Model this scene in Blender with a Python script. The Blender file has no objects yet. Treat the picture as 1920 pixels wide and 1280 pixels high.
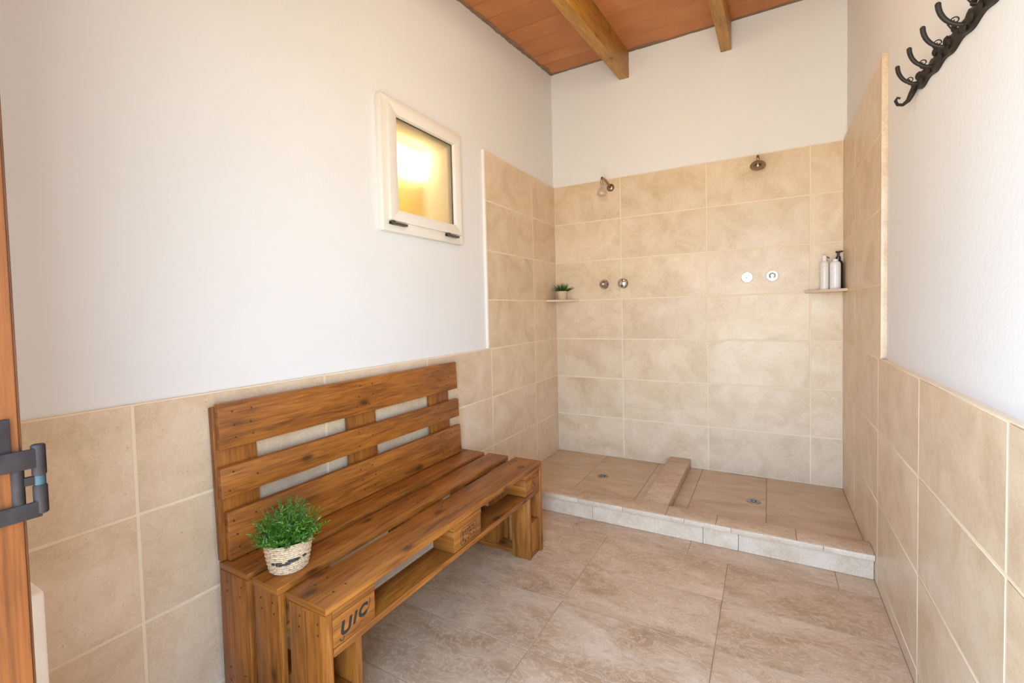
import bpy, bmesh, math, random
from mathutils import Vector, Matrix
random.seed(7)
sc = bpy.context.scene
C = sc.collection
XR = 1.884            # tile face of the right wall; left tile face x=0, back tile face y=0
YF = -3.2             # inner face of the front wall
TL, TR, TB = .012, .020, .012   # how far the tiling stands proud of the plaster

# ------------------------------------------------------------------ materials
def mat(name):
    m = bpy.data.materials.new(name); m.use_nodes = True
    nt = m.node_tree; nt.nodes.clear()
    o = nt.nodes.new('ShaderNodeOutputMaterial'); b = nt.nodes.new('ShaderNodeBsdfPrincipled')
    nt.links.new(b.outputs[0], o.inputs[0])
    return m, nt, b
def N(nt, t, props=None, **ins):
    n = nt.nodes.new(t)
    for k, v in (props or {}).items(): setattr(n, k, v)
    for k, v in ins.items():
        key = k.replace('_', ' ')
        s = n.inputs[int(k[1:])] if k[0] == 'i' and k[1:].isdigit() else n.inputs[key]
        if isinstance(v, bpy.types.NodeSocket): nt.links.new(v, s)
        else: s.default_value = v
    return n
def mixc(nt, fac, a, b, blend='MIX'):
    n = nt.nodes.new('ShaderNodeMix'); n.data_type = 'RGBA'; n.blend_type = blend
    for s, v in ((n.inputs[0], fac), (n.inputs[6], a), (n.inputs[7], b)):
        if isinstance(v, bpy.types.NodeSocket): nt.links.new(v, s)
        else: s.default_value = v if not isinstance(v, tuple) else (*v[:3], 1)
    return n.outputs[2]
def ramp(nt, fac, stops):
    n = nt.nodes.new('ShaderNodeValToRGB'); nt.links.new(fac, n.inputs[0])
    e = n.color_ramp.elements
    while len(e) < len(stops): e.new(.5)
    for el, (p, c) in zip(e, stops):
        el.position = p; el.color = (c, c, c, 1) if not isinstance(c, tuple) else (*c[:3], 1)
    return n.outputs[0]
def math_(nt, op, a, b=0.):
    n = nt.nodes.new('ShaderNodeMath'); n.operation = op
    for s, v in ((n.inputs[0], a), (n.inputs[1], b)):
        if isinstance(v, bpy.types.NodeSocket): nt.links.new(v, s)
        else: s.default_value = v
    return n.outputs[0]
def bump(nt, b, h, strength, dist=.002):
    n = N(nt, 'ShaderNodeBump', Height=h, Strength=strength, Distance=dist)
    nt.links.new(n.outputs[0], b.inputs['Normal'])
def objco(nt, scale=(1, 1, 1), island=0.):
    tc = nt.nodes.new('ShaderNodeTexCoord'); co = tc.outputs['Object']
    if island:
        g = nt.nodes.new('ShaderNodeNewGeometry')
        v = N(nt, 'ShaderNodeCombineXYZ', X=math_(nt, 'MULTIPLY', g.outputs['Random Per Island'], island),
              Y=math_(nt, 'MULTIPLY', g.outputs['Random Per Island'], island * 1.7), Z=math_(nt, 'MULTIPLY', g.outputs['Random Per Island'], island * .6))
        co = N(nt, 'ShaderNodeVectorMath', {'operation': 'ADD'}, i0=co, i1=v.outputs[0]).outputs[0]
    return N(nt, 'ShaderNodeMapping', Vector=co, Scale=scale).outputs[0]
def plain(name, col, rough=.5, metal=0., **kw):
    m, nt, b = mat(name)
    co = objco(nt)
    n = N(nt, 'ShaderNodeTexNoise', Vector=co, Scale=kw.get('ns', 30.), Detail=3.)
    v = kw.get('var', .12)
    b.inputs['Base Color'].default_value = (*col, 1)
    c = mixc(nt, n.outputs[0], tuple(x * (1 - v) for x in col), tuple(min(1, x * (1 + v)) for x in col))
    nt.links.new(c, b.inputs['Base Color'])
    b.inputs['Roughness'].default_value = rough; b.inputs['Metallic'].default_value = metal
    b.inputs['Specular IOR Level'].default_value = kw.get('spec', .5)
    return m

def tile_mat(name, cols, scale, streak=(1, 1, 1), rough=.38, pits=.5, vein=.5, veincol=(.45, .3, .19), vw=.03):
    m, nt, b = mat(name)
    co = objco(nt, streak, 13.)
    n1 = N(nt, 'ShaderNodeTexNoise', Vector=co, Scale=scale, Detail=7., Roughness=.6, Distortion=.8)
    n2 = N(nt, 'ShaderNodeTexNoise', Vector=co, Scale=scale * 3.1, Detail=6., Roughness=.65, Distortion=2.2)
    c = ramp(nt, n1.outputs[0], [(.28, cols[0]), (.5, cols[1]), (.72, cols[2])])
    v = ramp(nt, n2.outputs[0], [(.5 - vw, 0.), (.5, 1.), (.5 + vw, 0.)])
    c = mixc(nt, math_(nt, 'MULTIPLY', v, vein), c, tuple(min(1, x * 1.22) for x in cols[2]))
    n3 = N(nt, 'ShaderNodeTexNoise', Vector=co, Scale=scale * 2.3, Detail=5., Distortion=2.6)
    v2 = ramp(nt, n3.outputs[0], [(.58, 0.), (.63, 1.), (.68, 0.)])
    c = mixc(nt, math_(nt, 'MULTIPLY', v2, vein * .6), c, veincol)
    sp = N(nt, 'ShaderNodeTexNoise', Vector=co, Scale=scale * 32, Detail=2., Distortion=1.2)
    s = ramp(nt, sp.outputs[0], [(.68, 0.), (.74, 1.)])
    c = mixc(nt, math_(nt, 'MULTIPLY', s, pits), c, tuple(x * .55 for x in cols[0]))
    g = nt.nodes.new('ShaderNodeNewGeometry')
    hsv = N(nt, 'ShaderNodeHueSaturation', Color=c, Value=math_(nt, 'ADD', math_(nt, 'MULTIPLY', g.outputs['Random Per Island'], .09), .955))
    nt.links.new(hsv.outputs[0], b.inputs['Base Color'])
    b.inputs['Roughness'].default_value = rough
    h = math_(nt, 'SUBTRACT', n2.outputs[0], math_(nt, 'MULTIPLY', s, .6))
    bump(nt, b, h, .12, .0015)
    return m

M = {}
M['tile'] = tile_mat('beige_wall_tile', [(.57, .42, .265), (.68, .53, .37), (.75, .62, .47)], 5., vein=.26, pits=.75)
M['tile_floor'] = tile_mat('brown_floor_tile', [(.38, .23, .125), (.52, .355, .22), (.66, .495, .345)], 3.0, (1., 1.9, 1.), .36, .25, .6, (.33, .18, .08), .03)
M['tile_shower'] = tile_mat('shower_floor_tile', [(.42, .275, .15), (.54, .38, .235), (.61, .45, .30)], 4.2, (1., 3., 1.), .4, .25, .35, (.27, .14, .07))
M['tile_riser'] = tile_mat('pale_riser_tile', [(.52, .37, .25), (.62, .465, .335), (.69, .55, .425)], 7., (1, 1, 1), .38, .25, .5)
M['grout'] = plain('cream_grout', (.80, .67, .49), .85, var=.06)
M['grout_floor'] = plain('brown_grout', (.30, .19, .12), .85, var=.1)
M['chrome'] = plain('chrome', (.58, .57, .57), .14, 1., var=.04)
M['steel'] = plain('dull_steel', (.34, .32, .30), .35, 1., var=.2)
M['bronze'] = plain('tarnished_chrome', (.33, .26, .19), .28, 1., var=.25)
M['iron'] = plain('black_iron', (.022, .017, .014), .5, .0, spec=.25, var=.5, ns=60.)
M['hinge'] = plain('dark_hinge_metal', (.024, .018, .017), .6, .0, spec=.08, var=.5, ns=90.)
M['hinge_ring'] = plain('blue_grey_ring', (.03, .05, .055), .55, .0, spec=.1, var=.3)
M['white_pvc'] = plain('white_window_frame', (.80, .755, .69), .35, var=.03)
M['latch'] = plain('dark_latch', (.09, .075, .055), .4, .3, var=.2)
M['rubber'] = plain('dark_gasket', (.05, .045, .04), .6, var=.1)
M['shelf'] = plain('pale_stone_shelf', (.66, .54, .40), .4, var=.08, ns=18.)
M['white_plastic'] = plain('white_plastic', (.80, .78, .80), .25, var=.03)
M['clear_plastic'] = plain('milky_plastic', (.74, .70, .66), .22, var=.03)
M['black_plastic'] = plain('black_plastic', (.018, .016, .015), .25, var=.2)
M['print'] = plain('grey_print', (.16, .13, .13), .6, var=.2)
M['ink'] = plain('black_stencil_ink', (.02, .016, .013), .7, var=.3)
M['ink_soft'] = plain('burnt_brand_mark', (.055, .025, .01), .7, var=.4)
M['nail'] = plain('nail_head', (.07, .045, .03), .5, .4, var=.3)
M['limestone'] = plain('pale_limestone', (.84, .78, .72), .45, var=.08, ns=20.)
M['soil'] = plain('dark_soil', (.03, .02, .012), .9, var=.4)
M['reed'] = plain('black_reed', (.03, .026, .025), .5, var=.3)
M['shower_white'] = plain('limescaled_spray_head', (.62, .52, .42), .35, .3, var=.1)

def plaster():
    m, nt, b = mat('white_plaster')
    co = objco(nt)
    n = N(nt, 'ShaderNodeTexNoise', Vector=co, Scale=70., Detail=5., Roughness=.6)
    n2 = N(nt, 'ShaderNodeTexNoise', Vector=co, Scale=3., Detail=3.)
    c = mixc(nt, n2.outputs[0], (.745, .745, .75), (.785, .785, .79))
    nt.links.new(c, b.inputs['Base Color']); b.inputs['Roughness'].default_value = .8
    h = math_(nt, 'ADD', n.outputs[0], math_(nt, 'MULTIPLY', n2.outputs[0], 1.5))
    bump(nt, b, h, .16, .004)
    return m
M['plaster'] = plaster()

def wood(name, dark, mid, light, rough=.42, knots=True, grain=1.):
    m, nt, b = mat(name)
    uv = nt.nodes.new('ShaderNodeUVMap'); uv.uv_map = 'UVMap'
    co = N(nt, 'ShaderNodeMapping', Vector=uv.outputs[0], Scale=(1.4, 15., 1.)).outputs[0]
    big = N(nt, 'ShaderNodeTexNoise', Vector=N(nt, 'ShaderNodeMapping', Vector=uv.outputs[0], Scale=(2., 9., 1.)).outputs[0], Scale=1.4, Detail=4., Distortion=.7)
    wv = N(nt, 'ShaderNodeTexNoise', Vector=co, Scale=3.2 * grain, Detail=8., Roughness=.62, Distortion=1.1)
    fine = N(nt, 'ShaderNodeTexNoise', Vector=N(nt, 'ShaderNodeMapping', Vector=uv.outputs[0], Scale=(5., 130., 1.)).outputs[0], Scale=2., Detail=4.)
    f = math_(nt, 'ADD', math_(nt, 'MULTIPLY', wv.outputs[0], .6), math_(nt, 'MULTIPLY', big.outputs[0], .4))
    c = ramp(nt, f, [(.37, dark), (.5, mid), (.63, light)])
    fl = ramp(nt, fine.outputs[0], [(.38, .55), (.52, 1.)])
    c = mixc(nt, .6, c, fl, 'MULTIPLY')
    if knots:
        vo = N(nt, 'ShaderNodeTexVoronoi', {'voronoi_dimensions': '2D'}, Vector=N(nt, 'ShaderNodeMapping', Vector=uv.outputs[0], Scale=(3.3, 6.2, 1.)).outputs[0], Scale=1.1, Randomness=1.)
        k = ramp(nt, vo.outputs['Distance'], [(.0, 1.), (.045, .9), (.1, .25), (.16, 0.)])
        sel = ramp(nt, N(nt, 'ShaderNodeSeparateColor', Color=vo.outputs['Color']).outputs[0], [(.52, 0.), (.6, 1.)])
        c = mixc(nt, math_(nt, 'MULTIPLY', math_(nt, 'MULTIPLY', k, sel), .85), c, tuple(x * .3 for x in dark))
    g = nt.nodes.new('ShaderNodeNewGeometry')
    hsv = N(nt, 'ShaderNodeHueSaturation', Color=c, Value=math_(nt, 'ADD', math_(nt, 'MULTIPLY', g.outputs['Random Per Island'], .22), .89))
    nt.links.new(hsv.outputs[0], b.inputs['Base Color'])
    b.inputs['Roughness'].default_value = rough
    bump(nt, b, math_(nt, 'ADD', fine.outputs[0], wv.outputs[0]), .22, .0012)
    return m
M['wood'] = wood('stained_pine', (.155, .048, .0075), (.30, .098, .0135), (.41, .150, .022))
M['beam'] = wood('yellow_pine_beam', (.32, .145, .016), (.46, .22, .028), (.55, .285, .042), .5)
M['door'] = wood('varnished_door_wood', (.105, .028, .006), (.165, .048, .009), (.21, .068, .013), .4, False, .7)

def terracotta():
    m, nt, b = mat('terracotta_ceiling_board')
    tc = nt.nodes.new('ShaderNodeTexCoord')
    co = objco(nt, (1, 1, 1), 5.)
    n = N(nt, 'ShaderNodeTexNoise', Vector=co, Scale=4., Detail=5., Roughness=.6)
    c = ramp(nt, n.outputs[0], [(.3, (.43, .15, .045)), (.55, (.51, .19, .06)), (.75, (.57, .235, .085))])
    nt.links.new(c, b.inputs['Base Color']); b.inputs['Roughness'].default_value = .55
    n2 = N(nt, 'ShaderNodeTexNoise', Vector=co, Scale=40., Detail=4.)
    bump(nt, b, n2.outputs[0], .15, .002)
    return m
M['terracotta'] = terracotta()
M['mortar'] = plain('grey_mortar', (.24, .15, .09), .9, var=.35, ns=14.)

def glass_mat():
    m, nt, b = mat('frosted_glass')
    co = objco(nt)
    n = N(nt, 'ShaderNodeTexNoise', Vector=co, Scale=170., Detail=3.)
    st = N(nt, 'ShaderNodeTexNoise', Vector=objco(nt, (1, 6, .8)), Scale=4., Detail=4.)
    b.inputs['Base Color'].default_value = (1., .93, .78, 1)
    b.inputs['Transmission Weight'].default_value = 1.
    b.inputs['IOR'].default_value = 1.45
    nt.links.new(math_(nt, 'ADD', math_(nt, 'MULTIPLY', st.outputs[0], .08), .17), b.inputs['Roughness'])
    bump(nt, b, n.outputs[0], .25, .001)
    return m
M['glass'] = glass_mat()
def emit(name, col, s):
    m, nt, b = mat(name)
    b.inputs['Base Color'].default_value = (*col, 1)
    b.inputs['Emission Color'].default_value = (*col, 1); b.inputs['Emission Strength'].default_value = s
    return m
M['lamp'] = emit('glowing_lamp_tube', (1., .84, .50), 34.)
M['ochre'] = plain('ochre_plaster', (.40, .31, .11), .8, var=.08, ns=6.)

def basket():
    m, nt, b = mat('woven_straw')
    uv = nt.nodes.new('ShaderNodeUVMap'); uv.uv_map = 'UVMap'
    n = N(nt, 'ShaderNodeTexNoise', Vector=N(nt, 'ShaderNodeMapping', Vector=uv.outputs[0], Scale=(60., 160., 1)).outputs[0], Scale=1., Detail=4.)
    sx = N(nt, 'ShaderNodeSeparateXYZ', Vector=uv.outputs[0])
    gr = math_(nt, 'ABSOLUTE', math_(nt, 'SINE', math_(nt, 'MULTIPLY', math_(nt, 'SUBTRACT', sx.outputs[1], .003), math.pi * 13 / .083)))
    st = math_(nt, 'ABSOLUTE', math_(nt, 'SINE', math_(nt, 'MULTIPLY', sx.outputs[0], math.pi * 26)))
    wv = ramp(nt, math_(nt, 'MULTIPLY', gr, math_(nt, 'ADD', math_(nt, 'MULTIPLY', st, .35), .65)), [(.05, .35), (.45, 1.)])  # shade in the grooves between woven rows, put into the colour
    c = ramp(nt, n.outputs[0], [(.3, (.42, .25, .12)), (.48, (.66, .47, .29)), (.66, (.78, .64, .46))])
    c = mixc(nt, .85, c, wv, 'MULTIPLY')
    nt.links.new(c, b.inputs['Base Color']); b.inputs['Roughness'].default_value = .6
    bump(nt, b, n.outputs[0], .5, .002)
    return m
M['basket'] = basket()
def leafm(name, c1, c2):
    m, nt, b = mat(name)
    g = nt.nodes.new('ShaderNodeNewGeometry')
    c = mixc(nt, g.outputs['Random Per Island'], c1, c2)
    nt.links.new(c, b.inputs['Base Color']); b.inputs['Roughness'].default_value = .42
    return m
M['leaf'] = leafm('fine_green_leaf', (.022, .10, .010), (.13, .30, .025))
M['leaf_dark'] = leafm('dark_grass_blade', (.015, .06, .008), (.05, .15, .02))

# ------------------------------------------------------------------ mesh helpers
def setmi(faces, mi):
    for f in faces: f.material_index = mi
def box(bm, x0, x1, y0, y1, z0, z1, bev=0., mi=0, seg=2, grain=None, skip=()):
    """axis aligned box (own island) with box UVs that run along its longest side"""
    lo = Vector((min(x0, x1), min(y0, y1), min(z0, z1))); hi = Vector((max(x0, x1), max(y0, y1), max(z0, z1)))
    vs = [bm.verts.new((hi.x if i & 1 else lo.x, hi.y if i & 2 else lo.y, hi.z if i & 4 else lo.z)) for i in range(8)]
    q = [(0, 4, 6, 2), (1, 3, 7, 5), (0, 1, 5, 4), (2, 6, 7, 3), (0, 2, 3, 1), (4, 5, 7, 6)]
    fs = [bm.faces.new([vs[i] for i in f]) for f in q]
    if bev > 0:
        es = list({e for f in fs for e in f.edges})
        r = bmesh.ops.bevel(bm, geom=es, offset=bev, segments=seg, affect='EDGES', profile=.5)
        fs = list({f for v in r['verts'] for f in v.link_faces})
        for f in fs: f.normal_update()
    setmi(fs, mi)
    boxuv(bm, fs, lo, hi, grain)
    return fs
def boxuv(bm, fs, lo, hi, grain=None):
    L = bm.loops.layers.uv.get('UVMap') or bm.loops.layers.uv.new('UVMap')
    d = hi - lo; ax = grain if grain is not None else max(range(3), key=lambda i: d[i])
    ou, ov = random.uniform(0, 40), random.uniform(0, 40)
    for f in fs:
        n = [abs(t) for t in f.normal] if f.normal.length else [0, 0, 1]
        if f.normal.length == 0: f.normal_update(); n = [abs(t) for t in f.normal]
        k = max(range(3), key=lambda i: n[i])
        if k == ax: a, b_ = [i for i in range(3) if i != ax]; sc_ = .25
        else: a = ax; b_ = 3 - ax - k; sc_ = 1.
        for l in f.loops:
            co = l.vert.co
            l[L].uv = (co[a] * sc_ + ou, co[b_] + ov + k * 3.7)
def xform(bm, fs, mtx):
    vs = {v for f in fs for v in f.verts}
    for v in vs: v.co = mtx @ v.co
def frame_from(d):
    d = d.normalized(); a = Vector((0, 0, 1)) if abs(d.z) < .9 else Vector((1, 0, 0))
    u = d.cross(a).normalized(); return u, d.cross(u).normalized()
def tube(bm, pts, rads, n=10, mi=0, cap=True, flat=1.):
    pts = [Vector(p) for p in pts]
    if not hasattr(rads, '__len__'): rads = [rads] * len(pts)
    rings = []; u = None; fs = []
    for i, p in enumerate(pts):
        d = (pts[min(i + 1, len(pts) - 1)] - pts[max(i - 1, 0)]).normalized()
        if u is None: u, w = frame_from(d)
        else:
            u = (u - d * u.dot(d)).normalized(); w = d.cross(u)
        rings.append([bm.verts.new(p + (u * math.cos(2 * math.pi * k / n) * flat + w * math.sin(2 * math.pi * k / n)) * rads[i]) for k in range(n)])
    for a, b in zip(rings, rings[1:]):
        for k in range(n): fs.append(bm.faces.new((a[k], a[(k + 1) % n], b[(k + 1) % n], b[k])))
    if cap:
        fs.append(bm.faces.new(rings[0][::-1])); fs.append(bm.faces.new(rings[-1]))
    for f in fs: f.smooth = len(f.verts) == 4; f.material_index = mi
    return fs
def lathe(bm, prof, n=32, mi=0, mtx=None, uv=False):
    """prof: (r, z) list; closed with end fans"""
    L = (bm.loops.layers.uv.get('UVMap') or bm.loops.layers.uv.new('UVMap')) if uv else None
    rings = []; fs = []
    for r, z in prof:
        if r < 1e-6: rings.append([bm.verts.new((0, 0, z))])
        else: rings.append([bm.verts.new((r * math.cos(2 * math.pi * k / n), r * math.sin(2 * math.pi * k / n), z)) for k in range(n)])
    for j, (a, b) in enumerate(zip(rings, rings[1:])):
        for k in range(n):
            k2 = (k + 1) % n
            if len(a) == 1 and len(b) == 1: continue
            if len(a) == 1: f = bm.faces.new((a[0], b[k2], b[k])); ls = [(k, 0), (k + 1, 1), (k, 1)]
            elif len(b) == 1: f = bm.faces.new((a[k], a[k2], b[0])); ls = [(k, 0), (k + 1, 0), (k, 1)]
            else: f = bm.faces.new((a[k], a[k2], b[k2], b[k])); ls = [(k, 0), (k + 1, 0), (k + 1, 1), (k, 1)]
            f.smooth = True; f.material_index = mi; fs.append(f)
            if uv:
                for l, (kk, dj) in zip(f.loops, ls): l[L].uv = (kk / n, prof[j + dj][1])
    if mtx is not None: xform(bm, fs, mtx)
    return fs
def prism(bm, pts, z0, z1, mi=0, bev=0.):
    a = [bm.verts.new((x, y, z0)) for x, y in pts]; b = [bm.verts.new((x, y, z1)) for x, y in pts]
    fs = [bm.faces.new(a[::-1]), bm.faces.new(b)]
    for i in range(len(pts)):
        j = (i + 1) % len(pts); fs.append(bm.faces.new((a[i], a[j], b[j], b[i])))
    if bev:
        es = list({e for f in fs for e in f.edges})
        r = bmesh.ops.bevel(bm, geom=es, offset=bev, segments=2, affect='EDGES', profile=.5)
        fs = list({f for v in r['verts'] for f in v.link_faces})
    setmi(fs, mi); return fs
def obj(name, bm, mats, parent=None, loc=None, auto=False):
    bmesh.ops.recalc_face_normals(bm, faces=bm.faces)
    me = bpy.data.meshes.new(name); bm.to_mesh(me); bm.free(); me.set_sharp_from_angle(angle=math.radians(38))
    for m in (mats if isinstance(mats, (list, tuple)) else [mats]): me.materials.append(M[m])
    o = bpy.data.objects.new(name, me); C.objects.link(o)
    if parent: o.parent = parent; o.matrix_parent_inverse = parent.matrix_world.inverted() if False else Matrix.Translation(-parent.location) if parent.type == 'EMPTY' and not parent.rotation_euler.z else Matrix()
    return o
def thing(name, label, cat, loc, group=None):
    o = bpy.data.objects.new(name, None); C.objects.link(o); o.location = loc
    o.empty_display_size = .05
    return tag(o, label, cat, group)
def tag(o, label, cat, group=None):
    o['label'] = label; o['category'] = cat
    if group: o['group'] = group
    return o
def struct(o): o['kind'] = 'structure'; return o
def B(): return bmesh.new()

# ------------------------------------------------------------------ tiling
ROWS = [2.16, 1.86, 1.56, 1.26, .96, .66, .36, .06, 0.]
def tiles(bm, plane, face, thick, cols, rows, g=.0066, bev=.0020):
    """tiles in a wall plane: cols/rows are joint positions; plane 'x' or 'y'; face = tile face coordinate, thick signed towards the wall"""
    for a, b in zip(cols, cols[1:]):
        for c, d in zip(rows, rows[1:]):
            lo, hi = min(a, b) + g / 2, max(a, b) - g / 2; z0, z1 = min(c, d) + g / 2, max(c, d) - g / 2
            if hi - lo < .004 or z1 - z0 < .004: continue
            if plane == 'x': box(bm, face, face + thick, lo, hi, z0, z1, bev, 0, 1)
            elif plane == 'y': box(bm, lo, hi, face, face + thick, z0, z1, bev, 0, 1)
            else: box(bm, lo, hi, z0, z1, face + thick, face, bev, 0, 1)
def grout(bm, plane, face, thick, a, b, z0, z1, rec=.0012):
    s = math.copysign(rec, thick)
    if plane == 'x': box(bm, face + s, face + thick, a, b, z0, z1, 0, 1)
    elif plane == 'y': box(bm, a, b, face + s, face + thick, z0, z1, 0, 1)
    else: box(bm, a, b, z0, z1, face + thick, face + s, 0, 1)

def zc(y): return 3.05 + .105 * y      # underside of the sloping ceiling
HT = 3.3
# ---- left wall, with the window hole
WY0, WY1, WZ0, WZ1 = -1.84, -1.33, 1.605, 2.10
bm = B()
X0, X1 = -.20, -TL
box(bm, X0, X1, -3.45, WY0, 0, HT); box(bm, X0, X1, WY1, .2, 0, HT)
box(bm, X0, X1, WY0, WY1, 0, WZ0); box(bm, X0, X1, WY0, WY1, WZ1, HT)
wl = struct(obj('wall_left', bm, 'plaster'))
bm = B()
cl = [0, -.391, -.989, -1.587, -2.185, -2.784, YF]
tiles(bm, 'x', 0, -TL, cl, ROWS[4:]); grout(bm, 'x', 0, -TL, 0, YF, 0, .96)
clh = [0, -.391, -1.012]
tiles(bm, 'x', 0, -TL, clh, ROWS[:5]); grout(bm, 'x', 0, -TL, 0, -1.012, .96, 2.16)
obj('tile_cladding', bm, ['tile', 'grout'], wl)
bm = B()
box(bm, -TL, .005, -1.030, -1.012, .963, 2.16, .002)
obj('edge_trim', bm, 'limestone', wl)  # paler than the tiles: doorway light on this edge put into the colour
# ---- back wall
bm = B(); box(bm, -.2, XR + .2, TB, .22, 0, HT); wb = struct(obj('wall_back', bm, 'plaster'))
bm = B()
cb = [0, .534, 1.126, 1.719, XR]
tiles(bm, 'y', 0, TB, cb, ROWS); grout(bm, 'y', 0, TB, 0, XR, 0, 2.16)
obj('tile_cladding', bm, ['tile', 'grout'], wb)
# ---- right wall
bm = B(); box(bm, XR + TR, XR + .22, -3.45, .2, 0, HT); wr = struct(obj('wall_right', bm, 'plaster'))
bm = B()
cr = [0, -.427, -1.001, -1.575, -2.149, -2.723, YF]
tiles(bm, 'x', XR, TR, cr, ROWS[4:]); grout(bm, 'x', XR, TR, 0, YF, 0, .96)
crh = [0, -.427, -1.035]
tiles(bm, 'x', XR, TR, crh, ROWS[:5]); grout(bm, 'x', XR, TR, 0, -1.035, .96, 2.16)
obj('tile_cladding', bm, ['tile', 'grout'], wr)
bm = B(); box(bm, XR - .0015, XR + TR, -1.05, -1.035, .963, 2.16, .002)
obj('edge_trim', bm, 'tile_riser', wr)
# ---- front wall with the doorway the photograph is taken from
DX0, DX1, DZ = .90, 1.82, 2.12
bm = B()
box(bm, -.2, DX0 - .035, -3.45, YF, 0, HT); box(bm, DX1 + .035, XR + .22, -3.45, YF, 0, HT)
box(bm, DX0 - .035, DX1 + .035, -3.45, YF, DZ + .035, HT)
struct(obj('wall_front', bm, 'plaster'))
# ---- floor
bm = B()
FS = .0035
rows_y = [-1.085, -1.385, -1.685, -1.982, -2.28, -2.58, -2.88, -3.18, -3.45]
box(bm, -.2, XR + .22, -3.45, -.9, -.1, -.001, 0, 1)
tiles(bm, 'z', 0, -.01, [0, .17, .75, 1.323, XR], rows_y, .0022, .0006)
tiles(bm, 'z', 0, -.01, [0, .55, 1.144, 1.744, XR], [-.94, -1.085], .0022, .0006)
struct(obj('floor', bm, ['tile_floor', 'grout_floor']))
# ---- ceiling: sloping terracotta boards, joints parallel to the back wall
bm = B()
y = .02; i = 0
while y > -3.5:
    w = (.205, .16, .225, .185)[i % 4]
    xs = [-.02, XR + .03]
    for a, b in zip(xs, xs[1:]):
        fs = box(bm, a + .0015, b - .0015, y - w + .002, y - .002, 0, .05, .003, 0, 1)
        for v in {v for f in fs for v in f.verts}: v.co.z += zc(v.co.y)
    y -= w; i += 1
fs = box(bm, -.2, XR + .22, -3.5, .2, .004, .12, 0, 1)
for v in {v for f in fs for v in f.verts}: v.co.z += zc(v.co.y)
ce = struct(obj('ceiling', bm, ['terracotta', 'mortar']))
# rough mortar smears where the boards meet the walls
bm = B()
def smear(p0, p1, n, w):
    d = (Vector(p1) - Vector(p0)); 
    for k in range(n):
        t = (k + random.random() * .6) / n; p = Vector(p0) + d * t
        r = random.uniform(.35, 1.) * w
        fs = lathe(bm, [(0, -.004), (r * .7, -.003), (r, .006), (0, .006)], 9, 0)
        mt = Matrix.Translation((p.x, p.y, zc(p.y))) @ Matrix.Rotation(random.uniform(-.2, .2) + (0 if abs(d.x) > abs(d.y) else math.pi / 2), 4, 'Z') @ Matrix.Diagonal((2.6, .55, 1, 1))
        xform(bm, fs, mt)
smear((-.005, -.02, 0), (-.005, -1.6, 0), 40, .055)
smear((.02, .002, 0), (XR, .002, 0), 44, .044)
smear((.64, -.02, 0), (.80, -.02, 0), 6, .05)
obj('mortar_smears', bm, 'mortar', ce)
# ---- beams
def beam(x0, x1, label):
    bm = B()
    fs = box(bm, x0, x1, -3.2, TB, -.185, .004, .004, 0, 2, grain=1)
    for v in {v for f in fs for v in f.verts}: v.co.z += zc(v.co.y)
    o = obj('ceiling_beam', bm, 'beam'); tag(o, label, 'beam', 'wooden ceiling beams'); return o
beam(.539, .610, 'yellow pine ceiling beam nearer the window wall, its broad side face in view')
beam(1.220, 1.285, 'yellow pine ceiling beam farther from the window, nearer the coat hook wall')
# ---- doorway lining and its iron hinge
bm = B()
box(bm, DX0 - .035, DX0, -3.45, -3.1985, 0, DZ, .0015, 0, 2, 2)
box(bm, DX0 - .035, DX0 - .004, -3.1985, -3.196, 0, DZ, .0008, 0, 1, 2)
box(bm, DX1, DX1 + .035, -3.45, -3.196, 0, DZ, .002, 0, 2, 2)
box(bm, DX0 - .035, DX1 + .035, -3.45, -3.196, DZ, DZ + .035, .002, 0, 2, 0)
do = struct(obj('door_1', bm, 'door'))
def hp(px): return -3.1970 + (px - 32) * .000312      # offset across the jamb edge
def hz(pz): return 1.042 + (905 - pz) * .00049
bm = B(); hx = DX0 + .001
box(bm, DX0 - .002, hx + .001, hp(-60), hp(9), hz(850), hz(785), .0006)
for za, zb, sl in ((882, 846, 0), (975, 945, 0)):
    fs = box(bm, hx + .001, hx + .0042, hp(-90), hp(62), hz(za), hz(zb), .0008)
def cyl(bm, y, x, r, z0, z1, mi=0):
    lathe(bm, [(0, z0), (r * .85, z0), (r, z0 + .0012), (r, z1 - .0012), (r * .85, z1), (0, z1)], 24, mi, Matrix.Translation((x, y, 0)))
cyl(bm, hp(63), hx, .0050, hz(898), hz(840)); cyl(bm, hp(63), hx, .0050, hz(970), hz(916))
cyl(bm, hp(63), hx, .0042, hz(917), hz(897), 1)
cyl(bm, hp(19), hx - .001, .0044, hz(952), hz(876))
box(bm, hx - .003, hx + .002, hp(25), hp(56), hz(914), hz(898), .0008)
obj('hinge', bm, ['hinge', 'hinge_ring'], do)
# ---- low tiled ledge on the left wall by the doorway
bm = B()
box(bm, 0, .7, YF, -3.139, 0, .853, .006, 0, 3)
struct(obj('trim_1', bm, 'limestone'))

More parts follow.
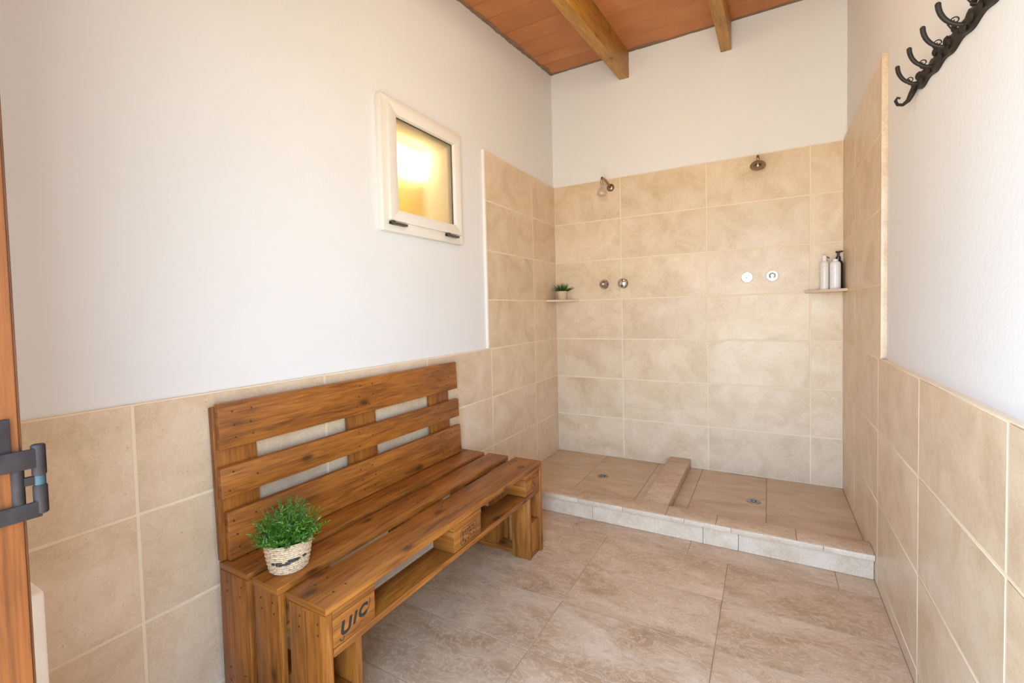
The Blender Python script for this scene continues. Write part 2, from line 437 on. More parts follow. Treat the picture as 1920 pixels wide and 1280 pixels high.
# ------------------------------------------------------------------ window
bm = B()
def ring(bm, y0, y1, z0, z1, w, x0, x1, bev=.002, mi=0):
    """mitred rectangular frame in the x plane"""
    for (a, b) in (((y0, z0), (y1, z0)), ((y1, z0), (y1, z1)), ((y1, z1), (y0, z1)), ((y0, z1), (y0, z0))):
        cy, cz = (y0 + y1) / 2, (z0 + z1) / 2
        ins = lambda p: (p[0] + math.copysign(w, cy - p[0]), p[1] + math.copysign(w, cz - p[1]))
        q = [a, b, ins(b), ins(a)]
        va = [bm.verts.new((x0, p[0], p[1])) for p in q]; vb = [bm.verts.new((x1, p[0], p[1])) for p in q]
        fs = [bm.faces.new(va), bm.faces.new(vb[::-1])] + [bm.faces.new((va[i], vb[i], vb[(i + 1) % 4], va[(i + 1) % 4])) for i in range(4)]
        r = bmesh.ops.bevel(bm, geom=list({e for f in fs for e in f.edges}), offset=bev, segments=2, affect='EDGES', profile=.5)
        setmi({f for v in r['verts'] for f in v.link_faces}, mi)
ring(bm, -1.868, -1.281, 1.558, 2.150, .052, -TL - .001, .019, .0015)
ring(bm, -1.838, -1.332, 1.607, 2.098, .03, -.12, -.014)
win = struct(obj('window_1', bm, 'white_pvc'))
bm = B()
ring(bm, -1.834, -1.303, 1.604, 2.132, .050, .010, .031, .002)
ring(bm, -1.790, -1.346, 1.648, 2.088, .008, .004, .023, .0015)
ring(bm, -1.783, -1.353, 1.655, 2.081, .0035, .004, .0125, .0005, 1)
sash = obj('sash', bm, ['white_pvc', 'rubber'], win)
bm = B(); box(bm, .005, .0105, -1.788, -1.348, 1.650, 2.086)
obj('glass_pane', bm, 'glass', sash)
for yc in (-1.783, -1.385):
    bm = B()
    box(bm, .019, .040, yc - .055, yc + .045, 1.586, 1.596, .002)
    box(bm, .019, .045, yc - .055, yc - .038, 1.586, 1.602, .003)
    obj('latch', bm, 'latch', sash)
# the lit space behind the frosted pane
bm = B()
box(bm, -.95, -.93, -2.3, -.3, 1.2, 2.6); box(bm, -.95, -.2, -2.3, -2.28, 1.2, 2.6); box(bm, -.95, -.2, -.32, -.3, 1.2, 2.6)
box(bm, -.95, -.2, -2.3, -.3, 1.2, 1.22); box(bm, -.95, -.2, -2.3, -.3, 2.58, 2.6)
struct(obj('wall_beyond', bm, 'ochre'))
bm = B()
tube(bm, [(-.34, -1.54, 2.06), (-.34, -.74, 2.06)], .056, 16)
lt = obj('lamp_tube', bm, 'lamp')
tag(lt, 'bright warm lamp glowing behind the frosted window pane', 'lamp')
bm = B(); box(bm, -.346, -.334, -.806, -.794, 2.105, 2.58); obj('hanger', bm, 'white_pvc', lt)

# ------------------------------------------------------------------ shower tray
tray = thing('shower_tray', 'raised beige stone shower floor with front curb and low divider, at the back wall', 'shower tray', (XR / 2, -.45, 0))
bm = B()
box(bm, 0.001, XR - .001, -.86, -.001, 0, .0585, 0, 1)
tiles(bm, 'z', .06, -.008, [.001, .41, .797, .872], [-.001, -.37, -.85], .003, .0006)
tiles(bm, 'z', .06, -.008, [1.01, 1.09, 1.477, XR - .001], [-.001, -.85], .003, .0006)
obj('tray_floor', bm, ['tile_shower', 'grout_floor'], tray)
bm = B()
box(bm, .001, XR - .001, -.936, -.86, 0, .094, 0, 1)
tiles(bm, 'y', -.945, .009, [.001, .62, 1.2, 1.36, XR - .001], [.0, .092], .002, .0006)
obj('curb_riser', bm, ['tile_riser', 'grout_floor'], tray)
bm = B()
for a, b in zip([.001, .59, 1.02, 1.26, 1.60], [.59, 1.02, 1.26, 1.60, XR - .001]):
    box(bm, a + .0006, b - .0006, -.967, -.845, .095, .12, .002, 0, 2)
obj('curb_cap', bm, 'tile_floor', tray)
bm = B()
for a, b in zip([.001, .30, .545, .80, 1.115, 1.33, 1.70], [.30, .545, .80, 1.115, 1.33, 1.70, XR - .001]):
    box(bm, a + .0008, b - .0008, -.974, -.9672, .0945, .1185, .002, 0, 2)
obj('curb_nosing', bm, 'tile_riser', tray)
bm = B(); box(bm, .873, 1.012, -.846, -.001, .0585, .119, .003, 0, 2)
obj('divider', bm, 'tile_floor', tray)
def drain(x, y, label):
    t = thing('floor_drain', label, 'drain', (x, y, .06), 'shower floor drains')
    bm = B()
    lathe(bm, [(0, .0605), (.020, .0605), (.022, .063), (.036, .063), (.038, .0602), (0, .0602)], 36, 0, Matrix.Translation((x, y, 0)))
    obj('rim', bm, 'steel', t)
    bm = B()
    lathe(bm, [(0, .0612), (.0255, .0612), (.0255, .0605), (0, .0605)], 24, 1, Matrix.Translation((x, y, 0)))
    for k in range(6):
        a = k * math.pi / 3
        box_ = box(bm, .009, .023, -.0022, .0022, .0608, .0640, .0006)
        xform(bm, box_, Matrix.Translation((x, y, 0)) @ Matrix.Rotation(a, 4, 'Z'))
    lathe(bm, [(0, .0645), (.007, .0642), (.008, .061), (0, .061)], 16, 0, Matrix.Translation((x, y, 0)))
    obj('grate', bm, ['steel', 'black_plastic'], t)
drain(.510, -.430, 'round metal floor drain on the narrower side of the shower, beneath the bent shower arm')
drain(1.413, -.442, 'round metal floor drain on the wider side of the shower, nearer the bottles')

# ------------------------------------------------------------------ showers, taps
RY = Matrix.Rotation(math.pi / 2, 4, 'X')          # lathe axis z -> -y (out of the back wall)
def shower(x, z, label, head, mats):
    t = thing('wall_shower', label, 'shower head', (x, 0, z), 'wall showers')
    bm = B(); lathe(bm, [(0, 0), (.028, 0), (.028, .006), (.022, .014), (.012, .018), (0, .018)], 28, 0, Matrix.Translation((x, 0, z)) @ RY)
    obj('flange', bm, 'bronze', t)
    bm = B()
    L = head['out']; up = head['up']
    pts = [(x, -.004, z)] + [(x, -L * k / 6 + .02, z + up * k / 6) for k in range(2, 6)]
    cx, cy, cz = x, -L + .02, z + up
    for k in range(7):
        a = k / 6 * 2.1
        pts.append((x, -L + .02 - .028 * math.sin(a), z + up * 5 / 6 - .004 - .028 * (1 - math.cos(a)) + .012 * math.sin(a)))
    end = Vector(pts[-1]); pts.append(end + Vector((0, .003, -head['drop'])))
    tube(bm, pts, .0085, 12)
    obj('arm', bm, 'bronze', t)
    e = Vector(pts[-1])
    bm = B(); lathe(bm, head['prof'], 30, 0, Matrix.Translation(e) @ Matrix.Rotation(head['tilt'], 4, 'X'))
    s = obj('spray_head', bm, mats[0], t)
    if head.get('knob'):
        bm = B(); lathe(bm, head['knob'], 24, 0, Matrix.Translation(e) @ Matrix.Rotation(head['tilt'], 4, 'X')); obj('spray_face', bm, mats[1], s)
shower(.463, 2.092, 'bent metal shower arm with small pale spray head, over the narrower shower side',
       dict(out=.20, up=.035, drop=.028, tilt=-.15, prof=[(0, .004), (.010, .002), (.012, -.012), (.022, -.022), (.032, -.042), (.034, -.058), (.030, -.064), (0, -.064)],
            knob=[(0, -.063), (.027, -.063), (.026, -.068), (0, -.068)]), ['shower_white', 'shower_white'])
shower(1.437, 2.094, 'bronze bell shaped shower head over the wider shower side',
       dict(out=.105, up=.032, drop=.004, tilt=-.42, prof=[(0, .004), (.011, .003), (.013, -.006), (.026, -.010), (.039, -.018), (.0445, -.027), (.044, -.031), (.020, -.033), (0, -.033)],
            knob=[(0, -.031), (.020, -.032), (.020, -.040), (.014, -.046), (0, -.047)]), ['bronze', 'bronze'])
def tap(x, z, label, kind):
    t = thing('shower_tap', label, 'tap', (x, 0, z), 'chrome shower controls')
    mt = Matrix.Translation((x, 0, z)) @ RY
    bm = B()
    R_ = .037 if kind in ('cone', 'ball') else .035
    lathe(bm, [(0, 0), (R_, 0), (R_, .004), (R_ * .9, .008), (0, .009)], 36, 0, mt); obj('rosette', bm, 'chrome', t)
    bm = B()
    if kind == 'cone': lathe(bm, [(0, .008), (.022, .008), (.029, .016), (.031, .026), (.026, .034), (.006, .048), (0, .049)], 30, 0, mt)
    elif kind == 'ball': lathe(bm, [(0, .008), (.020, .008), (.030, .018), (.034, .031), (.030, .043), (.017, .050), (0, .051)], 30, 0, mt)
    elif kind == 'flat': lathe(bm, [(0, .008), (.026, .008), (.024, .012), (0, .013)], 30, 0, mt); lathe(bm, [(0, .012), (.0045, .012), (.0045, .016), (0, .016)], 12, 1, mt @ Matrix.Translation((-.004, -.004, 0)))
    else: lathe(bm, [(0, .008), (.021, .008), (.021, .014), (.012, .016), (.012, .026), (.009, .030), (0, .030)], 30, 0, mt)
    obj('knob', bm, ['chrome', 'print'], t)
tap(.401, 1.375, 'round chrome shower knob next to the small corner plant', 'cone')
tap(.549, 1.375, 'round chrome shower knob on the tile joint, second from the corner plant', 'ball')
tap(1.370, 1.373, 'flat round chrome cover plate on the tiles, second from the bottles', 'flat')
tap(1.514, 1.375, 'round chrome push button with raised centre, nearest the bottles', 'push')

# ------------------------------------------------------------------ corner shelves
def shelf(pts, z, label):
    bm = B(); prism(bm, pts, z - .016, z, 0, .0025)
    tag(obj('corner_shelf', bm, 'shelf'), label, 'shelf', 'stone corner shelves')
shelf([(0.0, 0.0), (0.0, -.198), (.012, -.2), (.196, -.012), (.196, 0.0)], 1.268, 'pale stone corner shelf under the small potted grass plant')
shelf([(XR, 0.0), (XR - .196, 0.0), (XR - .196, -.012), (XR - .012, -.2), (XR, -.198)], 1.274, 'pale stone corner shelf under the soap bottles')
SH_L, SH_R = 1.268, 1.274

# ------------------------------------------------------------------ bottles
def bottle(x, y, r, h, name, label, mats, cap, marks=()):
    t = thing(name, label, 'bottle', (x, y, SH_R), 'bottles on the corner shelf')
    mt = Matrix.Translation((x, y, SH_R))
    bm = B()
    lathe(bm, [(0, 0), (r * .92, 0), (r, .005), (r, h - .018), (r * .93, h - .008), (r * .62, h), (r * .42, h + .004), (0, h + .004)], 30, 0, mt)
    for (a, z0, z1, w) in marks:
        for k in range(int(max(1, w * 6))):
            a2 = a + k * .055
            p = [Vector((math.cos(q) * (r + .0004), math.sin(q) * (r + .0004), z)) for q, z in ((a2, z0), (a2 + .035, z0), (a2 + .035, z1 - random.random() * .002), (a2, z1))]
            f = bm.faces.new([bm.verts.new(mt @ v) for v in p]); f.material_index = 1
    obj('body', bm, [mats[0], 'print'], t)
    if cap == 'pump':
        bm = B()
        lathe(bm, [(0, h), (r * .55, h), (r * .55, h + .022), (r * .3, h + .026), (r * .28, h + .044), (r * .62, h + .047), (r * .6, h + .055), (0, h + .056)], 24, 0, mt)
        fs = box(bm, -.005, .005, -.034, 0, h + .046, h + .055, .002); xform(bm, fs, mt @ Matrix.Rotation(.5, 4, 'Z'))
        obj('pump', bm, mats[1], t)
    elif cap == 'tall':
        bm = B()
        lathe(bm, [(0, h), (r * .52, h), (r * .5, h + .030), (r * .42, h + .033), (0, h + .033)], 24, 0, mt)
        fs = box(bm, -.003, .003, 0, .024, -.003, .003, .001, 1); xform(bm, fs, mt @ Matrix.Translation((.006, -.004, h + .028)) @ Matrix.Rotation(-.8, 4, 'X') @ Matrix.Rotation(-.9, 4, 'Z'))
        obj('cap', bm, [mats[1], 'print'], t)
    else:
        bm = B(); lathe(bm, [(0, h), (r * .5, h), (r * .5, h + .012), (0, h + .013)], 24, 0, mt); obj('cap', bm, mats[1], t)
bottle(1.785, -.072, .0225, .168, 'soap_bottle', 'slim milky bottle with tall white cap, at the open end of the corner shelf', ['clear_plastic', 'white_plastic'], 'tall',
       [(-1.9, .135, .139, 1.), (-1.8, .115, .118, .8), (-1.8, .04, .043, .8)])
bottle(1.836, -.090, .0275, .162, 'lotion_bottle', 'white round shouldered bottle standing before the black pump bottle', ['white_plastic', 'white_plastic'], 'cap',
       [(-2.45, .022 + .016 * k, .030 + .016 * k, .3) for k in range(4)] + [(-2.5, .118, .122, .6)])
bottle(1.856, -.040, .0230, .170, 'pump_bottle', 'black bottle with black pump top, tucked in the tiled corner', ['black_plastic', 'black_plastic'], 'pump')

# ------------------------------------------------------------------ plants
def blade(bm, p, d, L, w, bend, n=4, mi=0):
    d = Vector(d).normalized(); s, _ = frame_from(d)
    a = random.uniform(0, math.pi); s = Matrix.Rotation(a, 3, d) @ s
    prev = None
    for k in range(n + 1):
        t = k / n; q = Vector(p) + d * L * t + Vector((d.x, d.y, 0)) * bend * t * t + Vector((0, 0, -abs(bend) * .7 * t * t))
        ww = w * (1 - t ** 2) + .0002
        cur = (bm.verts.new(q - s * ww), bm.verts.new(q + s * ww))
        if prev:
            f = bm.faces.new((prev[0], prev[1], cur[1], cur[0])); f.smooth = True; f.material_index = mi
        prev = cur
# the bench plant
px, py, pz = .243, -2.518, .445
pl = thing('potted_plant', 'bushy fine leaved green plant in a woven straw pot on the pallet bench', 'potted plant', (px, py, pz), 'potted plants')
bm = B()
prof = [(0, 0), (.044, 0), (.047, .004)]
for k in range(1, 23):
    t = k / 22; prof.append((.047 + .014 * t ** .8 + .0011 * math.sin(k * math.pi), .004 + .080 * t))
rows = 13; prof = [(0, .0), (.048, 0)]
def pot_r(t): return .051 + .0145 * t ** .85
for k in range(rows * 4 + 1):
    t = k / (rows * 4); prof.append((pot_r(t) + .0019 * abs(math.sin(k * math.pi / 4)), .003 + .083 * t))
prof += [(.064, .0885), (.061, .086), (.059, .068), (0, .068)]
fs = lathe(bm, prof, 104, 0, Matrix.Translation((px, py, pz)), True)
for v in bm.verts:      # over-under weave
    d = Vector((v.co.x - px, v.co.y - py)); r = d.length
    if r > .0495 and v.co.z > pz + .002:
        a = math.atan2(d.y, d.x); k = int((v.co.z - pz - .003) / .083 * rows)
        f = 1 + .016 * math.sin(a * 13 + k * math.pi); v.co.x = px + d.x * f; v.co.y = py + d.y * f
obj('basket_pot', bm, 'basket', pl)
bm = B()                # black reeds woven into the front
va = math.atan2(-3.332 - py, 1.489 - px)
for j, (z, a0, a1, rr_) in enumerate(((.0405, -.78, -.66, .0030), (.0365, -.58, .06, .0028), (.0425, -.60, -.30, .0022), (.0415, -.16, .40, .0030), (.0460, -.05, .30, .0022), (.0435, .30, .46, .0028), (.0440, .62, .80, .0030))):
    pts = []
    for k in range(9):
        a = va + a0 + (a1 - a0) * k / 8; r = pot_r(z / .083) + .0016 + .0006 * math.sin(k * 2.2 + j)
        pts.append((px + math.cos(a) * r, py + math.sin(a) * r, pz + z + .0006 * math.sin(k * 1.7 + j) + (a - va) * .002))
    tube(bm, pts, rr_, 8)
obj('dark_reed_band', bm, 'reed', pl)
bm = B(); lathe(bm, [(0, .069), (.058, .069), (.058, .071), (0, .073)], 24, 0, Matrix.Translation((px, py, pz))); obj('soil', bm, 'soil', pl)
bm = B()
random.seed(3)
for k in range(300):
    th = random.uniform(0, 2 * math.pi); ph = (random.random() ** .6) * 1.12
    d = Vector((math.cos(th) * math.sin(ph), math.sin(th) * math.sin(ph), math.cos(ph)))
    L = random.uniform(.07, .140) * (1.06 - .36 * ph / 1.12)
    p0 = Vector((px, py, pz + .072)) + Vector((d.x, d.y, 0)) * random.uniform(.0, .045)
    curve = []
    for j in range(6):
        t = j / 5; curve.append(p0 + d * L * t + Vector((random.uniform(-.002, .002), random.uniform(-.002, .002), -.006 * t * t * math.sin(ph))))
    tube(bm, curve, [.0008, .0008, .0007, .0006, .0005, .0003], 4, 0, False)
    for j in range(1, 6):
        for q in range(4 + (j > 2)):
            t = random.random(); c = curve[j - 1].lerp(curve[j], t)
            ld = (d * .6 + Vector((random.uniform(-1, 1), random.uniform(-1, 1), random.uniform(-.5, 1)))).normalized()
            blade(bm, c, ld, random.uniform(.008, .016), random.uniform(.0007, .0015), random.uniform(-.003, .003), 2)
for k in range(90):     # broader low leaves in the middle
    th = random.uniform(0, 2 * math.pi); ph = random.uniform(.3, 1.25)
    d = Vector((math.cos(th) * math.sin(ph), math.sin(th) * math.sin(ph), math.cos(ph)))
    blade(bm, Vector((px, py, pz + .072)) + Vector((d.x, d.y, 0)) * random.uniform(0, .035), d, random.uniform(.03, .06), .0024, random.uniform(0, .012), 4)
obj('foliage', bm, 'leaf', pl)
# the shelf plant
qx, qy, qz = .078, -.062, SH_L
ps = thing('potted_grass', 'small dark green grass plant in a tan pot on the corner shelf', 'potted plant', (qx, qy, qz), 'potted plants')
bm = B()
lathe(bm, [(0, 0), (.034, 0), (.036, .003), (.0435, .062), (.0445, .066), (.041, .066), (.040, .056), (0, .056)], 36, 0, Matrix.Translation((qx, qy, qz)), True)
obj('pot', bm, 'basket', ps)
bm = B()
for k in range(150):
    th = random.uniform(0, 2 * math.pi); ph = (random.random() ** .6) * 1.15
    d = Vector((math.cos(th) * math.sin(ph), math.sin(th) * math.sin(ph), math.cos(ph)))
    p0 = Vector((qx, qy, qz + .056)) + Vector((d.x, d.y, 0)) * random.uniform(0, .034)
    L = random.uniform(.055, .095)
    if p0.x + d.x * L < .006: L = max(.02, (p0.x - .006) / max(.05, -d.x))
    if p0.y + d.y * L > -.006: L = max(.02, (-.006 - p0.y) / max(.05, d.y))
    blade(bm, p0, d, L, .0023, random.uniform(0, .01), 4)
obj('grass', bm, 'leaf_dark', ps)

# ------------------------------------------------------------------ pallet bench
bench = thing('pallet_bench', 'brown stained bench built from wooden pallets, with slatted back, against the left wall', 'bench', (.265, -1.975, 0))
BY0, BY1 = -2.600, -1.350
PL = [(.022, .171), (.200, .317), (.357, .508)]       # plank x ranges (seat, end boards)
SZ = .445
def nails(bm, pts, axis, mi):
    for p in pts:
        fs = lathe(bm, [(0, -.001), (.0032, -.001), (.0032, .0006), (.0022, .0010), (0, .0008)], 8, mi)
        r = {'z': Matrix(), 'x': Matrix.Rotation(math.pi / 2, 4, 'Y'), 'y': Matrix.Rotation(math.pi / 2, 4, 'X')}[axis]
        xform(bm, fs, Matrix.Translation(p) @ r)
random.seed(11)
for i, (a, b) in enumerate(PL):
    bm = B(); box(bm, a, b, BY0 - (.0 if i != 1 else .004), BY1, SZ - .022, SZ, .004, 0, 2)
    nails(bm, [(a + (b - a) * f, yy + random.uniform(-.012, .012), SZ) for yy in (BY0 + .055, BY0 + .095, -1.99, -1.95, BY1 - .06, BY1 - .11) for f in (.25, .72)], 'z', 1)
    obj('seat_plank', bm, ['wood', 'nail'], bench)
for (ya, yb) in ((-2.578, -2.433), (-2.062, -1.888), (-1.520, -1.373)):   # cross boards under the planks
    bm = B(); box(bm, .024, .506, ya, yb, SZ - .0445, SZ - .0225, .003, 0, 2, 0); obj('cross_board', bm, 'wood', bench)
def add_mesh(bm, ob_data, mtx, mi):
    tmp = bmesh.new(); tmp.from_mesh(ob_data)
    vm = {}
    for v in tmp.verts: vm[v] = bm.verts.new(mtx @ v.co)
    for f in tmp.faces:
        try: nf = bm.faces.new([vm[v] for v in f.verts]); nf.material_index = mi
        except ValueError: pass
    tmp.free()
def text_mesh(s, size, shear=0., extr=.0004, bold=.0022):
    cu = bpy.data.curves.new('t', 'FONT'); cu.body = s; cu.size = size; cu.shear = shear; cu.extrude = extr; cu.align_x = 'CENTER'; cu.align_y = 'CENTER'; cu.offset = bold
    o = bpy.data.objects.new('t', cu); C.objects.link(o)
    dg = bpy.context.evaluated_depsgraph_get(); me = bpy.data.meshes.new_from_object(o.evaluated_get(dg))
    bpy.data.objects.remove(o); return me
def on_front(x, y, z, rot=0.):   # local (x right, y up) -> world on a face that looks to +x: right = +y, up = +z
    return Matrix.Translation((x, y, z)) @ Matrix(((0, 0, 1, 0), (1, 0, 0, 0), (0, 1, 0, 0), (0, 0, 0, 1))) @ Matrix.Rotation(rot, 4, 'Z')
BX = (.405, .504)
zb0, zb1 = SZ - .123, SZ - .045
def stroke(bm, pts, r, mi, m):
    fs = tube(bm, [m @ Vector((p[0], p[1], 0)) for p in pts], r, 6, mi)
# UIC block
bm = B(); box(bm, *BX, -2.578, -2.433, zb0, zb1, .004, 0, 2, 1)
add_mesh(bm, text_mesh('U', .050, .2), on_front(BX[1], -2.538, .358), 1)
add_mesh(bm, text_mesh('I', .042, .3), on_front(BX[1], -2.509, .363), 1)
add_mesh(bm, text_mesh('C', .042, .3), on_front(BX[1], -2.482, .367), 1)
m_ = on_front(BX[1], -2.505, .36)
stroke(bm, [(.026, -.012), (.038, -.006), (.047, .006), (.052, .018), (.052, .030)], .0012, 1, m_)
stroke(bm, [(-.052, -.021), (-.049, -.029), (-.043, -.031), (-.038, -.027), (-.037, -.022)], .0011, 1, m_)
stroke(bm, [(-.030, -.026), (-.010, -.029), (.010, -.024), (.026, -.016)], .0005, 1, m_)
obj('seat_block', bm, ['wood', 'ink'], bench)['label'] = 'end block with black stencilled letters'
# middle block with burnt frame and worn code marks
bm = B(); box(bm, *BX, -2.062, -1.888, zb0, zb1, .004, 0, 2, 1)
m_ = on_front(BX[1], -1.972, .361)
rr = [(-.048, -.024), (-.048, .024), (-.043, .029), (.043, .029), (.048, .024), (.048, -.024), (.043, -.029), (-.043, -.029), (-.048, -.024)]
stroke(bm, rr, .0011, 1, m_)
random.seed(5)
for cx_, cy_, w, h in ((-.036, .012, .006, .018), (-.036, -.010, .007, .016), (-.022, .016, .004, .010), (-.008, .017, .010, .006), (.006, .019, .008, .010), (.020, .019, .009, .004), (.030, .018, .006, .010),
                       (-.012, .001, .014, .003), (.010, .004, .018, .004), (.032, .003, .008, .004), (-.022, -.020, .009, .009), (-.004, -.019, .006, .007), (.014, -.013, .010, .004), (.032, -.012, .010, .005), (.004, -.006, .016, .003)):
    fs = box(bm, cx_ - w / 2, cx_ + w / 2, cy_ - h / 2, cy_ + h / 2, -.0005, .0005, 0, 1); xform(bm, fs, m_)
obj('seat_block', bm, ['wood', 'ink_soft'], bench)['label'] = 'middle block with a framed code stamp'
# far block with an oval stamp
bm = B(); box(bm, *BX, -1.520, -1.373, zb0, zb1, .004, 0, 2, 1)
m_ = on_front(BX[1], -1.435, .361)
stroke(bm, [(.019 * math.cos(k * .35), .028 * math.sin(k * .35)) for k in range(19)], .0013, 1, m_)
for cx_, cy_, w, h in ((-.005, .012, .012, .004), (-.008, .004, .004, .014), (.003, -.001, .014, .004), (.008, -.009, .004, .012), (-.002, -.015, .014, .004), (-.030, -.008, .003, .018)):
    fs = box(bm, cx_ - w / 2, cx_ + w / 2, cy_ - h / 2, cy_ + h / 2, -.0005, .0005, 0, 1); xform(bm, fs, m_)
obj('seat_block', bm, ['wood', 'ink_soft'], bench)['label'] = 'far end block with an oval stamp'
for (xa, xb) in ((.180, .300), (.030, .125)):           # blocks of the hidden rows
    for (ya, yb) in ((-2.578, -2.433), (-2.062, -1.888), (-1.520, -1.373)):
        bm = B(); box(bm, xa, xb, ya, yb, zb0, zb1, .004, 0, 2, 1); obj('seat_block', bm, 'wood', bench)
for (xa, xb) in ((.404, .505), (.178, .302), (.028, .127)):
    bm = B(); box(bm, xa, xb, -2.577, -1.374, zb0 - .0225, zb0 - .0005, .004, 0, 2); obj('bottom_board', bm, 'wood', bench)
def leg(name, yo0, yo1, yi0, yi1, yb0, yb1):
    for i, (a, b) in enumerate(PL):                      # upright end boards
        bm = B(); box(bm, a + .001, b - .002, yo0, yo1, 0, SZ - .0225, .003, 0, 2, 2)
        if i == 2 and yo0 < -2.5: box(bm, a + .070, a + .0715, yo0 - .0005, yo0 + .001, .02, SZ - .03, 0, 1)
        nails(bm, [(a + (b - a) * f + random.uniform(-.006, .006), yo0, zz) for zz in (.395, .365, .13, .09) for f in (.3, .75)], 'y', 1)
        obj('end_board', bm, ['wood', 'nail'], bench)
    for (a, b) in ((.398, .497), (.030, .125)):          # inner leg boards below the seat frame
        bm = B(); box(bm, a, b, yi0, yi1, 0, zb0 - .0235, .003, 0, 2, 2); obj('leg_board', bm, 'wood', bench)
    for (a, b) in ((.402, .495), (.185, .295), (.032, .124)):
        bm = B(); box(bm, a, b, yb0, yb1, .0225, .168, .004, 0, 2, 2)
        obj('foot_block', bm, 'wood', bench)
    bm = B(); box(bm, .03, .494, yb0, yb1, 0, .022, .003, 0, 2, 0); obj('foot_rail', bm, 'wood', bench)
leg('left', BY0, BY0 + .0215, -2.500, -2.479, -2.5785 + .001, -2.5005)
leg('right', BY1 - .0215, BY1, -1.473, -1.452, -1.4515, -1.3725)
# slatted back, leaning slightly towards the wall
back = thing('backrest', None, None, (.03, -1.998, SZ)) if False else None
def lean(z): return .060 - (z - SZ) * .04
def sheared(bm, fs):
    for v in {v for f in fs for v in f.verts}: v.co.x += lean(v.co.z) - .060
random.seed(21)
for (za, zb, ya, yb) in ((.4465, .594, -2.586, -1.398), (.638, .732, -2.598, -1.402), (.785, .926, -2.594, -1.404)):
    bm = B()
    fs = box(bm, .038, .060, ya, yb, za, zb, .0045, 0, 2)
    n0 = len(bm.faces)
    nails(bm, [(.060, yy + random.uniform(-.015, .015), za + (zb - za) * f) for yy in (-2.56, -2.50, -2.06, -2.00, -1.56, -1.49) for f in (.22, .5, .8)][::1 if zb - za > .1 else 2], 'x', 1)
    sheared(bm, list(bm.faces)); obj('back_board', bm, ['wood', 'nail'], bench)
for (ya, yb) in ((-2.600, -2.470), (-2.104, -1.958), (-1.607, -1.458)):
    bm = B(); fs = box(bm, .0175, .0375, ya, yb, .4465, .915, .003, 0, 2, 2); sheared(bm, fs)
    for v in bm.verts: v.co.x = max(v.co.x, .0008)
    obj('back_slat', bm, 'wood', bench)

# ------------------------------------------------------------------ iron coat rack on the right wall
WX = XR + TR
rack = thing('coat_rack', 'black wrought iron coat rack with curled hooks high on the right wall', 'coat rack', (WX, -1.9, 1.80))
HY = [-1.507, -1.640, -1.768, -1.889, -2.012, -2.136, -2.260]
def rz(y): return 1.858 + (y + 1.507) * .07
bm = B()
ys = [-1.440 - k * .0125 for k in range(70)]
up, lo = [], []
for k, y in enumerate(ys):
    ph = (y + 1.507) / .126 * 2 * math.pi
    tp = .020 + .005 * math.cos(ph) + .004 * math.cos(2.7 * ph + 1) ; bt = .021 + .004 * math.cos(ph + .6)
    if k < 4: tp *= .35 + .16 * k; bt *= .35 + .16 * k
    up.append((y, rz(y) + tp)); lo.append((y, rz(y) - bt))
for (x0, x1, ins) in ((WX, WX - .010, 0.),):
    va = []
    for j, (u_, l_) in enumerate(zip(up, lo)):
        mid = ((u_[1] + l_[1]) / 2)
        va.append([bm.verts.new((WX, u_[0], u_[1])), bm.verts.new((WX - .009, u_[0], u_[1] - .003)), bm.verts.new((WX - .015, u_[0], mid)), bm.verts.new((WX - .009, l_[0], l_[1] + .003)), bm.verts.new((WX, l_[0], l_[1]))])
    for a, b in zip(va, va[1:]):
        for q in range(4): f = bm.faces.new((a[q], a[q + 1], b[q + 1], b[q])); f.smooth = True
        bm.faces.new((a[0], b[0], b[4], a[4]))
    bm.faces.new(va[0]); bm.faces.new(va[-1][::-1])
random.seed(4)
for k in range(46):                                       # leaf and grape relief
    y = random.uniform(-2.28, -1.45); z = rz(y) + random.uniform(-.015, .021)
    fs = lathe(bm, [(0, -.006), (.006, -.003), (.008, 0), (.005, .005), (0, .007)], 8, 0)
    xform(bm, fs, Matrix.Translation((WX - .014, y, z)) @ Matrix.Rotation(-math.pi / 2, 4, 'Y') @ Matrix.Rotation(random.uniform(0, 3), 4, 'Z') @ Matrix.Diagonal((1.6, .9, 1, 1)))
def spiral(c, r0, turns, up_=1, n=16):
    return [Vector((c[0] - math.cos(a := k / n * turns * 2 * math.pi) * r0 * (1 - .75 * k / n), c[1], c[2] + up_ * math.sin(a) * r0 * (1 - .75 * k / n))) for k in range(n + 1)]
for y in HY:                                              # little tendrils above each hook
    tube(bm, spiral((WX - .030, y + .004, rz(y) + .010), .009, 1.1), .0015, 6)
    tube(bm, [(WX - .010, y + .062, rz(y) + .012), (WX - .022, y + .064, rz(y) + .020), (WX - .028, y + .066, rz(y) + .032), (WX - .022, y + .066, rz(y) + .037), (WX - .018, y + .065, rz(y) + .031)], .0017, 6)
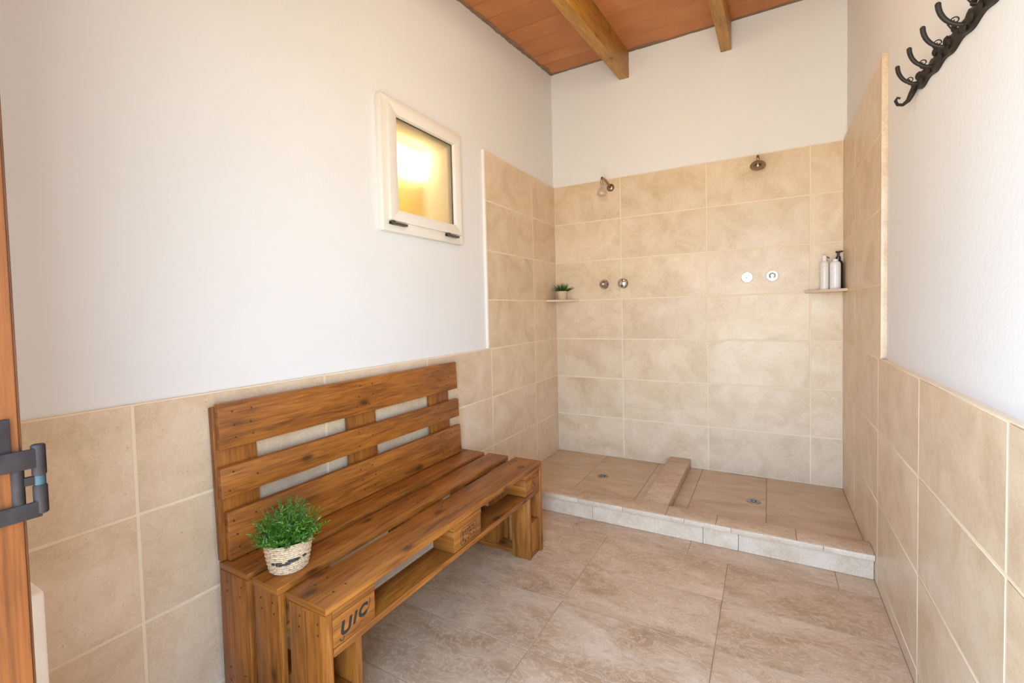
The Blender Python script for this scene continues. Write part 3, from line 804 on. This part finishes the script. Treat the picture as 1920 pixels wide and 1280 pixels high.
# end scroll
e0 = Vector((WX - .008, -1.443, rz(-1.443)))
pts = [e0, e0 + Vector((-.004, .012, -.014)), e0 + Vector((-.010, .022, -.028)), e0 + Vector((-.022, .030, -.036)), e0 + Vector((-.034, .036, -.030)), e0 + Vector((-.039, .038, -.016)), e0 + Vector((-.034, .037, -.007)), e0 + Vector((-.027, .036, -.012))]
tube(bm, pts, [.009, .009, .007, .0052, .0048, .0045, .004, .0032], 10)
obj('rail', bm, 'iron', rack)
for y in HY:
    bm = B(); pts = []; rd = []
    z0 = rz(y) - .006
    for k in range(15):
        a = k / 14
        # leaves the rail, sags, sweeps up to a blunt tip
        x = WX - .012 - .050 * (1 - (1 - a) ** 1.7)
        z = z0 + .060 * a ** 1.7
        pts.append((x, y, z)); rd.append(.0042 + .0018 * a)
    tube(bm, pts, rd, 10)
    tip = pts[-1]; lathe(bm, [(0, -.005), (.0056, -.002), (.0062, .001), (.004, .0045), (0, .0055)], 12, 0, Matrix.Translation(tip))
    obj('hook', bm, 'iron', rack)

# ------------------------------------------------------------------ light: daylight through the doorway, plus an added warm fill
w = bpy.data.worlds.new('World'); sc.world = w; w.use_nodes = True
nt = w.node_tree; nt.nodes.clear()
out = nt.nodes.new('ShaderNodeOutputWorld'); bg = nt.nodes.new('ShaderNodeBackground'); nt.links.new(bg.outputs[0], out.inputs[0])
tc = nt.nodes.new('ShaderNodeTexCoord'); sp = nt.nodes.new('ShaderNodeSeparateXYZ'); nt.links.new(tc.outputs['Generated'], sp.inputs[0])
c = ramp(nt, math_(nt, 'ADD', math_(nt, 'MULTIPLY', sp.outputs[2], .5), .5), [(.46, (.70, .69, .575)), (.5, (.74, .89, 1.)), (.54, (.52, .77, 1.)), (.8, (.35, .60, 1.))])
nt.links.new(c, bg.inputs[0]); bg.inputs[1].default_value = 16.9
ld = bpy.data.lights.new('daylight_portal', 'AREA'); ld.shape = 'RECTANGLE'; ld.size = DX1 - DX0; ld.size_y = DZ
ld.cycles.is_portal = True
lo_ = bpy.data.objects.new('daylight_portal', ld); C.objects.link(lo_)
lo_.location = ((DX0 + DX1) / 2, -3.449, DZ / 2); lo_.rotation_euler = (math.pi / 2, 0, 0)

pl_ = bpy.data.lights.new('warm_fill', 'POINT'); pl_.energy = 9.; pl_.color = (1., .82, .56); pl_.shadow_soft_size = .09  # added warm fill with no fixture, brightens the upper walls
po_ = bpy.data.objects.new('warm_fill', pl_); C.objects.link(po_); po_.location = (1.0, -1.6, 2.65)
# ------------------------------------------------------------------ camera
cd = bpy.data.cameras.new('camera'); co = bpy.data.objects.new('camera', cd); C.objects.link(co); sc.camera = co
R_ = Matrix(((0.8745461062786768, -0.4849317226568752, 0.0032143978971079304), (0.48439683685508195, 0.8738574080413661, 0.041628534156470526), (-0.022995922194958177, -0.03484902828287749, 0.9991279861910298)))
co.matrix_world = Matrix.Translation((1.48885, -3.33200, 1.18567)) @ R_.to_4x4() @ Matrix.Rotation(math.pi / 2, 4, 'X')
cd.sensor_width = 36; cd.lens = 15.8763; cd.shift_x = -.00548; cd.shift_y = -.01408; cd.clip_start = .01
vs = sc.view_settings; vs.view_transform = 'Standard'; vs.look = 'None'; vs.exposure = 0.; vs.gamma = 1.; vs.use_curve_mapping = False
sc.cycles.use_denoising = True
sc.cycles.max_bounces = 14; sc.cycles.diffuse_bounces = 8; sc.cycles.caustics_refractive = True
